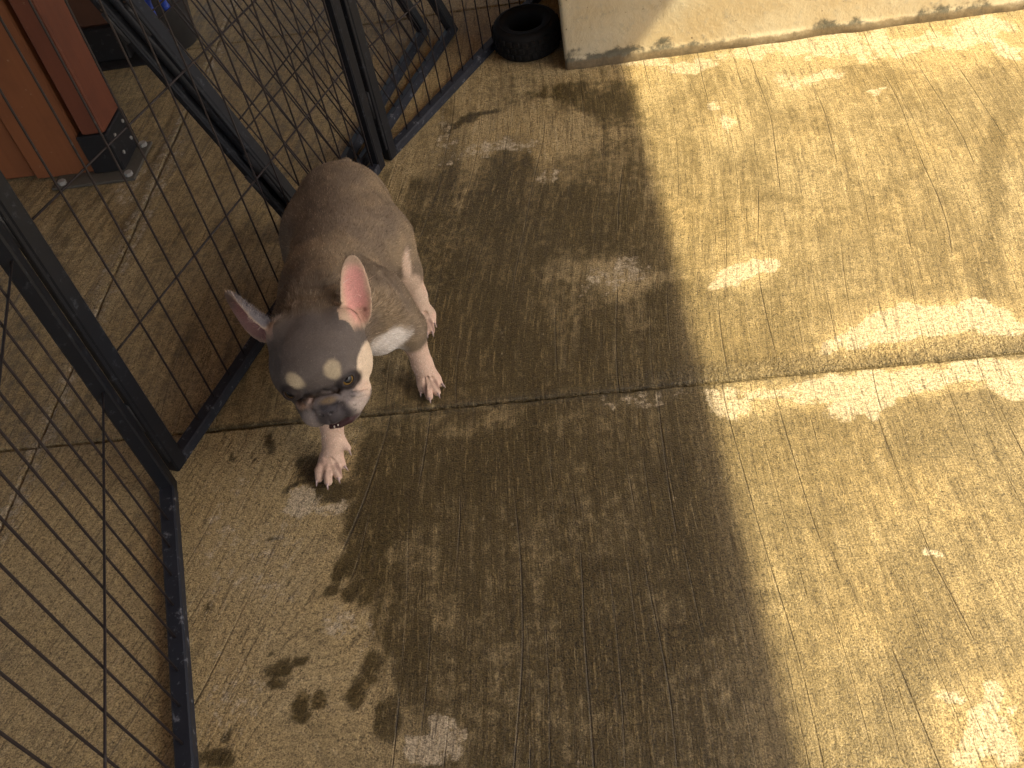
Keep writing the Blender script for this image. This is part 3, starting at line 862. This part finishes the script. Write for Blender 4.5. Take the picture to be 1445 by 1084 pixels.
    for s, gz in ((1, (.45, -.80, .50)), (-1, (-.45, -.80, .30))):
        c = np.array([s*.0385, .0010, .0045 if s > 0 else .0015]); gzv = np.array(gz); gzv /= np.linalg.norm(gzv)
        hell(c, (.0150, .0145, .0135), .006)
        # almond opening
        p = c + gzv*.0125
        yaw = math.atan2(gzv[0], -gzv[1])
        hell(p, (.0086, .0105, .0046), .0016, (-.35, s*-.22, yaw), True)
        eyes.append((H(*c), RH @ gzv))
    # ---- ears
    def ear(base, tip, normal, width, cupd=.30):
        base, tip, n = np.array(base), np.array(tip), np.array(normal, float)
        ax = tip-base; L = np.linalg.norm(ax); ax /= L
        n -= ax*(n@ax); n /= np.linalg.norm(n); w = np.cross(ax, n)
        Rm = np.stack([w, ax, n], 1)
        c = base + ax*L*.47
        m = L*.62 + .01
        sl, X, Y, Z = region(c-m, c+m)
        lx = (X-c[0])*w[0] + (Y-c[1])*w[1] + (Z-c[2])*w[2]
        ly = (X-c[0])*ax[0] + (Y-c[1])*ax[1] + (Z-c[2])*ax[2]
        ln = (X-c[0])*n[0] + (Y-c[1])*n[1] + (Z-c[2])*n[2]
        # bat ear: egg outline narrowing to a rounded tip, cupped towards n
        t = ly/L
        half = width/2*(1 - .30*np.clip(t+.05, 0, 1) + .10*np.clip(-t, 0, 1))
        cup = ln + cupd*width*(1-(lx/(width*.5))**2)*np.clip(1.15-.8*(t+.5), .3, 1) - .10*width
        body = (np.abs(lx/half)**2.3 + np.abs(ly/(L*.52))**2.3)**(1/2.3)
        edge = (body-1)*np.minimum(half, L*.5)*.8
        sheet = np.abs(cup)*(.86 if cupd < .4 else .62) - .0022
        d = np.maximum(sheet, edge) + .0
        hh = np.clip(.5 + .5*(edge-sheet)/.003, 0, 1)
        d = np.maximum(sheet, edge) + .003*hh*(1-hh)
        combine(sl, d, .006, False)
        return (base, tip, n, w, ax, L, c, width)
    eb1, et1 = W(505, 449, .243), W(495, 356, .320)
    ears = [ear(eb1 - (et1-eb1)*.16, et1, (.22, -.75, .50), .046, .30)]
    eb2, et2 = W(376, 478, .238), W(313, 413, .292)
    ears.append(ear(eb2 - (et2-eb2)*.15, et2, (-.76, -.55, .06), .058, .46))
    # right ear: inner lobe fold at its outer lower edge
    e = ears[0]

    # ---- surface nets
    neg = D < 0
    nx, ny, nz = D.shape
    corners = [(i, j, k) for i in (0, 1) for j in (0, 1) for k in (0, 1)]
    cnt = np.zeros((nx-1, ny-1, nz-1), np.int8)
    for i, j, k in corners: cnt += neg[i:nx-1+i, j:ny-1+j, k:nz-1+k]
    act = (cnt > 0) & (cnt < 8)
    ci = np.argwhere(act); idx = np.full(act.shape, -1, np.int32); idx[act] = np.arange(len(ci))
    acc = np.zeros((len(ci), 3)); num = np.zeros(len(ci))
    vals = {c: D[ci[:, 0]+c[0], ci[:, 1]+c[1], ci[:, 2]+c[2]].astype(float) for c in corners}
    gx = {c: np.stack([xs[ci[:, 0]+c[0]], ys[ci[:, 1]+c[1]], zs[ci[:, 2]+c[2]]], -1) for c in corners}
    for a in corners:
        for ax in range(3):
            if a[ax]: continue
            b = list(a); b[ax] = 1; b = tuple(b)
            va, vb = vals[a], vals[b]; m = (va < 0) != (vb < 0)
            t = np.where(m, va/np.where(m, va-vb, 1), 0)
            P = gx[a] + (gx[b]-gx[a])*t[:, None]
            acc += P*m[:, None]; num += m
    V = acc/num[:, None]
    quads = []
    for ax in range(3):
        sA = [slice(1, nx-1), slice(1, ny-1), slice(1, nz-1)]; sA[ax] = slice(0, (nx, ny, nz)[ax]-1)
        sB = list(sA); sB[ax] = slice(1, (nx, ny, nz)[ax])
        a_, b_ = neg[tuple(sA)], neg[tuple(sB)]
        cr = np.argwhere(a_ != b_); off = [1, 1, 1]; off[ax] = 0
        cr = cr + off; flip = neg[cr[:, 0], cr[:, 1], cr[:, 2]]
        o1, o2 = [(1, 2), (2, 0), (0, 1)][ax]
        def cell(d1, d2):
            q = cr.copy(); q[:, o1] -= d1; q[:, o2] -= d2
            return idx[q[:, 0], q[:, 1], q[:, 2]]
        Q = np.stack([cell(1, 1), cell(0, 1), cell(0, 0), cell(1, 0)], -1)
        Q[~flip] = Q[~flip][:, ::-1]
        quads.append(Q)
    Q = np.concatenate(quads); Q = Q[(Q >= 0).all(1)]
    # keep the largest connected piece is not needed: everything is joined
    # light smoothing
    E = np.concatenate([Q[:, [0, 1]], Q[:, [1, 2]], Q[:, [2, 3]], Q[:, [3, 0]]])
    deg = np.bincount(E.ravel(), minlength=len(V)).astype(float)
    def lap(P):
        s = np.zeros_like(P)
        for c in range(P.shape[1]):
            s[:, c] = np.bincount(E[:, 0], P[E[:, 1], c], len(P)) + np.bincount(E[:, 1], P[E[:, 0], c], len(P))
        return s/deg[:, None]
    for lam in (.5, -.52, .5, -.52, .4): V = V + lam*(lap(V)-V)
    V[:, 2] = np.maximum(V[:, 2], .0006)

    # ---- normals
    def normals(V):
        fn = np.cross(V[Q[:, 2]]-V[Q[:, 0]], V[Q[:, 3]]-V[Q[:, 1]])
        vn = np.zeros_like(V)
        for k in range(4):
            for c in range(3): vn[:, c] += np.bincount(Q[:, k], fn[:, c], len(V))
        return vn/(np.linalg.norm(vn, axis=1, keepdims=True)+1e-12)
    VN = normals(V)

    # ---- coat colours
    Hl = (V-O) @ RH                                       # head-local coordinates
    nz1 = fbm(V, 60, 5, 4); nz2 = fbm(V, 14, 7, 3); nz3 = fbm(V, 240, 9, 2)
    body_c = np.array([.180, .138, .098]); body_w = np.array([.30, .225, .140]); head_c = np.array([.132, .113, .104])
    cream = np.array([.74, .60, .45]); pinkish = np.array([.66, .47, .36]); white = np.array([.72, .66, .60]); pink = np.array([.66, .30, .26])
    dark = np.array([.030, .024, .024]); sand = np.array([.48, .40, .275])
    col = np.repeat(body_c[None], len(V), 0)
    def mixc(m, c):
        nonlocal col
        m = np.clip(m, 0, 1)[:, None]; col = col*(1-m) + np.asarray(c)*m
    mixc(sstep(-.2, .6, nz2+.3*nz1)*.75, body_w)
    inhead = sstep(.128, .072, Hl[:, 1] + .012*nz1) * sstep(-.10, -.07, Hl[:, 2])*(np.abs(Hl[:, 0]) < .1)
    mixc(inhead*.92, head_c)
    mixc(inhead*sstep(.0, .5, nz2)*.35, [.17, .135, .105])
    mixc(inhead*sstep(.1, .6, fbm(V, 26, 15, 3))*.3, [.075, .064, .062])
    Vp = project(V); vd = np.linalg.norm(V-np.array([0, 0, CAMH]), axis=1)
    def pick(px, py, rad=2.5):
        m = np.where((np.abs(Vp[:, 0]-px) < rad) & (np.abs(Vp[:, 1]-py) < rad))[0]
        if not len(m): print('no pick', px, py); return np.zeros(3)
        return V[m[np.argmin(vd[m])]]
    def near_ell(px, py, rx, ry, ang=0, soft=.2, nzs=.15, depth=.03, dz=None):
        # soft patch lying on the skin round a picked point; axes in the image-facing tangent plane
        c0_ = pick(px, py); cx_ = pick(px+3, py)
        right = np.array([R_[0]*0+1, 0, 0.]); toc = np.array([0, 0, CAMH])-c0_; toc /= np.linalg.norm(toc)
        right -= toc*(right@toc); right /= np.linalg.norm(right); dn = np.cross(right, toc); dn = -dn if dn[2] > 0 else dn
        # rotate to page axes
        a0 = project(c0_ + right*.01) - project(c0_); th = math.atan2(a0[1], a0[0]) ; a_ = math.radians(ang) - th
        ux = right*math.cos(a_) + dn*math.sin(a_); uy = -right*math.sin(a_) + dn*math.cos(a_)
        sc = np.linalg.norm(a0)/.01
        q = V-c0_
        d = np.sqrt((q@ux/(rx/sc))**2 + (q@uy/(ry/sc))**2 + (q@toc/depth)**2) + nzs*nz1
        return sstep(1+soft, 1-soft, d)
    # soft brown band over the neck
    mixc(sstep(.035, .0, np.abs(Hl[:, 1]-.115)+.02*nz2)*.55*(V[:, 2] > .2), [.25, .19, .125])
    # under-chest and belly white, legs pale pink below the elbow
    def blob(c, r, soft=.3, nzs=.25, P=V):
        d = np.sqrt((((P-np.asarray(c))/np.asarray(r))**2).sum(1)) + nzs*nz1
        return sstep(1+soft, 1-soft, d)
    def seg(a, b, r, soft=.25):
        a = np.asarray(a); b = np.asarray(b); d = b-a; t = np.clip(((V-a)@d)/(d@d), 0, 1)
        q = np.linalg.norm(V-a-t[:, None]*d, axis=1)/r + .12*nz1
        return sstep(1+soft, 1-soft, q)
    mixc(near_ell(550, 486, 34, 15, -32, .3, .3, .06), white)
    mixc(blob(W(520, 505, .09), (.06, .05, .04), .2, .1), white)
    low = sstep(.086, .070, V[:, 2] + .008*nz1)
    mixc(low*(V[:, 1] < 1.12), pinkish)
    mixc(sstep(.110, .086, V[:, 2]+.006*nz1)*(V[:, 1] < 1.03)*(V[:, 0] > -.3), pinkish)
    hind = (V[:, 1] >= 1.08)
    mixc(sstep(.088, .070, V[:, 2]+.006*nz1)*hind, pinkish)
    mixc(seg(W(566, 338, .150), W(577, 392, .11), .0085, .4), [.62, .47, .36])
    mixc(seg(W(582, 408, .085), W(596, 436, .04), .024, .3)*hind, [.60, .45, .34])
    mixc(sstep(.045, .02, V[:, 2])*.35*sstep(-.2, .5, nz1), [.72, .42, .34])
    for a, b in toe_gaps: mixc(seg(a, b - np.array([0, 0, .002]), .0036, .5)*.75, [.20, .115, .095])  # shade between the toes painted into the coat
    # face
    hx, hy, hz = Hl[:, 0], Hl[:, 1], Hl[:, 2]
    face = inhead
    def hb(c, r, soft=.25, nzs=.22): return blob(c, r, soft, nzs, Hl)
    mixc(near_ell(450, 548, 26, 14, -14, .5, .3)*.5, [.10, .082, .074])
    mixc(near_ell(520, 508, 13, 30, 14, .14, .12, .06), cream)
    mixc(near_ell(519, 530, 11, 20, 0, .2, .12, .05), cream)                     # cheek beside the eye
    mixc(near_ell(517, 543, 14, 9, 0, .25, .2), [.72, .55, .43])
    mixc(near_ell(508, 555, 26, 9, -8, .25, .2), [.66, .50, .40])
    mixc(near_ell(478, 577, 42, 28, -15, .18, .15, .035), [.150, .130, .128])       # muzzle
    mixc(near_ell(511, 568, 17, 15, -30, .4, .4)*.85, [.50, .42, .37])
    mixc(near_ell(438, 594, 15, 13, 20, .4, .5)*.8, [.34, .29, .27])
    mixc(near_ell(435, 570, 7, 14, 25, .3, .3)*.7, [.40, .30, .25])
    mixc(near_ell(422, 574, 8, 7, 25, .4, .3)*.7, [.46, .30, .21])
    mixc(near_ell(474, 590, 28, 13, -14, .4, .25)*.9, [.050, .044, .050])
    mixc(near_ell(465, 575, 16, 11, -12, .25, .12), [.046, .042, .050])
    mixc(near_ell(464, 564, 13, 5, -14, .5, .3)*.7, [.20, .140, .075])
    mixc(near_ell(455, 553, 24, 3.5, -18, .5, .3)*.6, [.05, .04, .036])  # shade in the fold over the muzzle, painted into the coat
    # mouth
    def hseg(a, b, r, soft=.3):
        a = np.asarray(a); b = np.asarray(b); d = b-a; t = np.clip(((Hl-a)@d)/(d@d), 0, 1)
        return sstep(1+soft, 1-soft, np.linalg.norm(Hl-a-t[:, None]*d, axis=1)/r)
    for a, b in zip(mouth, mouth[1:]): mixc(hseg(a, b, .0046), [.06, .022, .024])
    for a, b in zip(lip, lip[1:]):
        mixc(hseg(a, b, .0058), [.050, .020, .022])
    muz = near_ell(478, 577, 42, 28, -15, .2, .1, .035)
    mixc(muz*sstep(.25, .6, nz3)*.55, [.05, .045, .05])
    # eye rims and brow spots
    mixc(near_ell(496, 534, 18, 13, -30, .3, .15), [.026, .020, .020])
    mixc(near_ell(486, 544, 10, 7, 20, .5, .2)*.8, [.050, .040, .038])
    mixc(near_ell(408, 557, 18, 13, 20, .35, .15), [.028, .021, .020])
    mixc(near_ell(469, 524, 12, 15.5, -12, .28, .30), sand)
    mixc(near_ell(414, 539, 15, 10, 38, .28, .30), sand)
    # ears: pink inside, pale rim, grey outside
    inner = np.zeros(len(V))
    for q, (base, tip, n, w, ax, L, c, wd) in enumerate(ears):
        R_e = V-c; ly = R_e@ax; lx = R_e@w; ln = R_e@n
        near = (np.abs(ly) < L*.60) & (np.abs(lx) < wd*.62) & (np.abs(ln) < wd*.5)
        outer = near*sstep(-L*.52, -L*.30, ly + L*.06*nz1)
        facing = (VN@n)
        mixc(outer*.9, [.17, .14, .12] if q == 0 else [.16, .15, .16])
        m = outer*sstep(.05, .45, facing)
        edge = np.sqrt((lx/(wd*.5))**2 + (ly/(L*.55))**2)
        mixc(m, [.60, .42, .30] if q == 0 else [.30, .18, .16])
        core = m*sstep(.95, .45, edge + .15*nz1)
        mixc(core*.92, [.70, .33, .30] if q == 0 else [.34, .17, .16])
        inner = np.maximum(inner, m)
        if q == 0:
            mixc(m*sstep(L*.30, L*.45, ly)*.7, [.30, .24, .17])
            mixc(m*blob(base + ax*L*.16 + w*.004, (.014, .014, .012), .3, .2), [.55, .32, .25])
            mixc(m*blob(base + ax*L*.26 + w*.010, (.0035, .0025, .006), .4, .3)*.7, [.14, .04, .035])
        else: mixc(m*sstep(L*.22, L*.40, ly)*.8, [.15, .11, .09])
        rim = outer*sstep(.82, .98, edge)*sstep(-.5, .1, facing)
        mixc(rim*.5, [.55, .42, .30])
    col = col*(1 + .14*nz1[:, None] + .08*nz3[:, None])
    col = np.clip(col, .012, .85)

    # bare areas (no fur): nose, mouth, inside of ears, eye rims
    bare = np.maximum(inner*.9, hb((.005, -.036, -.0200), (.0150, .014, .0115), .2, 0))
    for a, b in zip(mouth, mouth[1:]): bare = np.maximum(bare, hseg(a, b, .0055))
    for (c, gz) in eyes:
        lc = (np.asarray(c)-O) @ RH
        bare = np.maximum(bare, sstep(.0165, .0145, np.linalg.norm(Hl-lc, axis=1)))

    Nn = NT('dog_coat'); at = Nn.attr('coat'); c0 = Nn.coord()
    hairn = Nn.noise(c0, 520, 3, .6); skn = Nn.noise(c0, 160, 3, .6)
    br = Nn.attr('bare').outputs['Fac']
    cc = Nn.mix(Nn.math('MULTIPLY', Nn.ramp(hairn, .3, .7), .22), at.outputs['Color'], (.03, .024, .02))
    Nn.b.inputs['Specular IOR Level'].default_value = .22
    Nn.b.inputs['Subsurface Weight'].default_value = 0.0
    mcoat = Nn.set(Base_Color=cc, Roughness=Nn.math('SUBTRACT', .72, Nn.math('MULTIPLY', br, .24)), Normal=Nn.bump(hairn, .35, .0006, Nn.bump(skn, .35, .0010)))
    me = np_mesh('dog', V, Q, mcoat)
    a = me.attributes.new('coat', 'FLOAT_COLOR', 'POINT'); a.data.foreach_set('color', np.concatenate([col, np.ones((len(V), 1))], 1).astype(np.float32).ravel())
    a = me.attributes.new('bare', 'FLOAT', 'POINT'); a.data.foreach_set('value', bare.astype(np.float32))
    dog = bpy.data.objects.new('dog', me); COL.objects.link(dog)
    tag(dog, 'grey-brown french bulldog with cream cheek, brow spots and pale legs, stepping forward', 'dog')

    # ---- short fur
    fa = Q[:, [0, 1, 2]]; fb = Q[:, [0, 2, 3]]; T = np.concatenate([fa, fb])
    tc = V[T].mean(1)
    area = .5*np.linalg.norm(np.cross(V[T[:, 1]]-V[T[:, 0]], V[T[:, 2]]-V[T[:, 0]]), axis=1)
    view = np.array([0, 0, CAMH])-tc; view /= np.linalg.norm(view, axis=1, keepdims=True)
    den = area*(1-bare[T[:, 0]])*(1 - .0)
    den = den*np.where(tc[:, 2] < .05, .6, 1)
    NH = 150000
    pick = rng.choice(len(T), NH, p=den/den.sum())
    r1, r2 = rng.random(NH), rng.random(NH); fl = r1+r2 > 1; r1[fl] = 1-r1[fl]; r2[fl] = 1-r2[fl]
    P0 = V[T[pick, 0]]*(1-r1-r2)[:, None] + V[T[pick, 1]]*r1[:, None] + V[T[pick, 2]]*r2[:, None]
    Nr = VN[T[pick, 0]]; Cr = col[T[pick, 0]]
    hl = (P0-O) @ RH
    # lie of the hair
    flow = np.tile(np.array([0, 1.0, -.25]), (NH, 1))
    flow[:, 0] += .9*(P0[:, 0]+.235)
    legm = P0[:, 2] < .11; flow[legm] = [0, .15, -1]
    pawm = P0[:, 2] < .03; flow[pawm] = [0, -1, -.3]
    hm = (hl[:, 1] < .10) & (hl[:, 2] > -.075)
    hf = hl - np.array([0, -.03, -.012]); flow[hm] = (hf[hm] @ RH.T)
    flow += .5*np.stack([fbm(P0, 30, 81, 2), fbm(P0, 30, 82, 2), fbm(P0, 30, 83, 2)], -1)
    flow -= Nr*(flow*Nr).sum(1, keepdims=True); flow /= np.linalg.norm(flow, axis=1, keepdims=True)+1e-9
    flow += rng.normal(0, .22, flow.shape)
    Ln = np.where(hm, .0028, .0048); Ln = np.where(legm & ~hm, .0030, Ln); Ln = np.where(pawm, .0018, Ln)
    neck = (hl[:, 1] > .085) & (hl[:, 1] < .17) & (P0[:, 2] > .16)
    Ln = np.where(neck, .0075, Ln)*rng.uniform(.6, 1.25, NH)
    lift = np.where(neck, .42, .26)*rng.uniform(.5, 1.6, NH)
    npnt = 4
    pts = np.zeros((NH, npnt, 3), np.float32)
    for i in range(npnt):
        t = i/(npnt-1)
        pts[:, i] = P0 - Nr*.0004 + (flow*t + Nr*(lift*(t - .45*t*t))[:, None])*Ln[:, None]
    pts[..., 2] = np.maximum(pts[..., 2], .0008)
    tone = rng.normal(1.0, np.where(hm, .2, .30), NH)*(1 + .38*fbm(P0*np.array([1, .45, 1]), 210, 91, 2)); tone = np.clip(tone, .5, 1.9)
    light = rng.random(NH) < np.where(hm, .10, .2)
    Ch = Cr*tone[:, None]; Ch[light] = Ch[light]*1.7 + [.04, .03, .018]
    Ch = np.clip(Ch, .01, .88)
    hc = bpy.data.hair_curves.new('fur'); hc.add_curves([npnt]*NH)
    hc.position_data.foreach_set('vector', pts.ravel()) if hasattr(hc, 'position_data') else hc.attributes['position'].data.foreach_set('vector', pts.ravel())
    ra = hc.attributes.get('radius') or hc.attributes.new('radius', 'FLOAT', 'POINT')
    rad = (np.array([.00015, .00014, .00010, .00003], np.float32)[None]*np.where(hm, .8, 1.15)[:, None]).astype(np.float32).ravel(); ra.data.foreach_set('value', rad)
    ca = hc.attributes.new('coat', 'FLOAT_COLOR', 'CURVE'); ca.data.foreach_set('color', np.concatenate([Ch, np.ones((NH, 1))], 1).astype(np.float32).ravel())
    Nf = NT('dog_fur'); Nf.b.inputs['Specular IOR Level'].default_value = .18
    mf = Nf.set(Base_Color=Nf.attr('coat').outputs['Color'], Roughness=.6)
    hc.materials.append(mf)
    fo = bpy.data.objects.new('fur', hc); COL.objects.link(fo); fo.parent = dog; tag(fo, kind='stuff')

    # ---- claws, teeth, eyes
    Nc = NT('claw_horn'); mc = Nc.set(Base_Color=Nc.mix(Nc.noise(Nc.coord(), 200, 3), (.34, .24, .23), (.52, .40, .37)), Roughness=.35)
    for a, b, r in claws:
        a, b = Vector(a), Vector(b); mid = (a+b)/2 + Vector((0, 0, .0022)); b.z = max(b.z-.004, .0018)
        MB().tube([a, a.lerp(mid, .6), mid, mid.lerp(b, .6), b], [r, r*.98, r*.82, r*.55, r*.16], 10).build('claw', mc, dog, True)
    Nt_ = NT('tooth_enamel'); mtth = Nt_.set(Base_Color=(.52, .45, .38), Roughness=.25)
    for x, y, z in ((.0035, -.0305, -.0566), (.0095, -.0303, -.0552)):
        p = H(x, y, z); MB().lathe([(.0, -.0022), (.0010, -.0016), (.0014, 0), (.0011, .0016), (0, .0022)], 10, p).build('tooth', mtth, dog, True)
    for (c, gz), s in zip(eyes, (1, -1)):
        Ne = NT('eye'); ce = Ne.coord(); sp = Ne.n('SeparateXYZ'); Ne.l(ce, sp.inputs[0])
        rr = Ne.math('SQRT', Ne.math('ADD', Ne.math('POWER', sp.outputs[0], 2), Ne.math('POWER', sp.outputs[1], 2)))
        fr = Ne.noise(Ne.scale(ce, (1, 1, .2)), 900, 3)
        iris = Ne.mix(fr, (.13, .070, .016), (.26, .160, .045)) if s > 0 else Ne.mix(fr, (.06, .04, .02), (.10, .06, .03))  # shade on the dog's right eye painted as darker iris and wider pupil
        iris = Ne.mix(Ne.ramp(rr, .0076, .0094), iris, (.05, .03, .015))
        c1 = Ne.mix(Ne.ramp(rr, .0054 if s > 0 else .0068, .0062 if s > 0 else .0078), (.004, .004, .005), iris)
        c2 = Ne.mix(Ne.ramp(rr, .0100, .0106), c1, (.20, .14, .12))
        Ne.b.inputs['Specular IOR Level'].default_value = .30; Ne.b.inputs['Coat Weight'].default_value = .0; Ne.b.inputs['Coat Roughness'].default_value = .03
        me_ = Ne.set(Base_Color=c2, Roughness=.16)
        b = MB(); rE = .0122
        b.lathe([(max(rE*math.sin(t), 1e-5), rE*math.cos(t)) for t in np.linspace(.0, math.pi, 22)], 32)
        eo = b.build('eye', me_, dog, True); eo.location = tuple(c)
        look = np.array([.36, -.72, .60]) if s > 0 else np.array([.1, -.75, .55])
        eo.rotation_euler = Vector(look).to_track_quat('Z', 'Y').to_euler()
    return dog


build_dog()
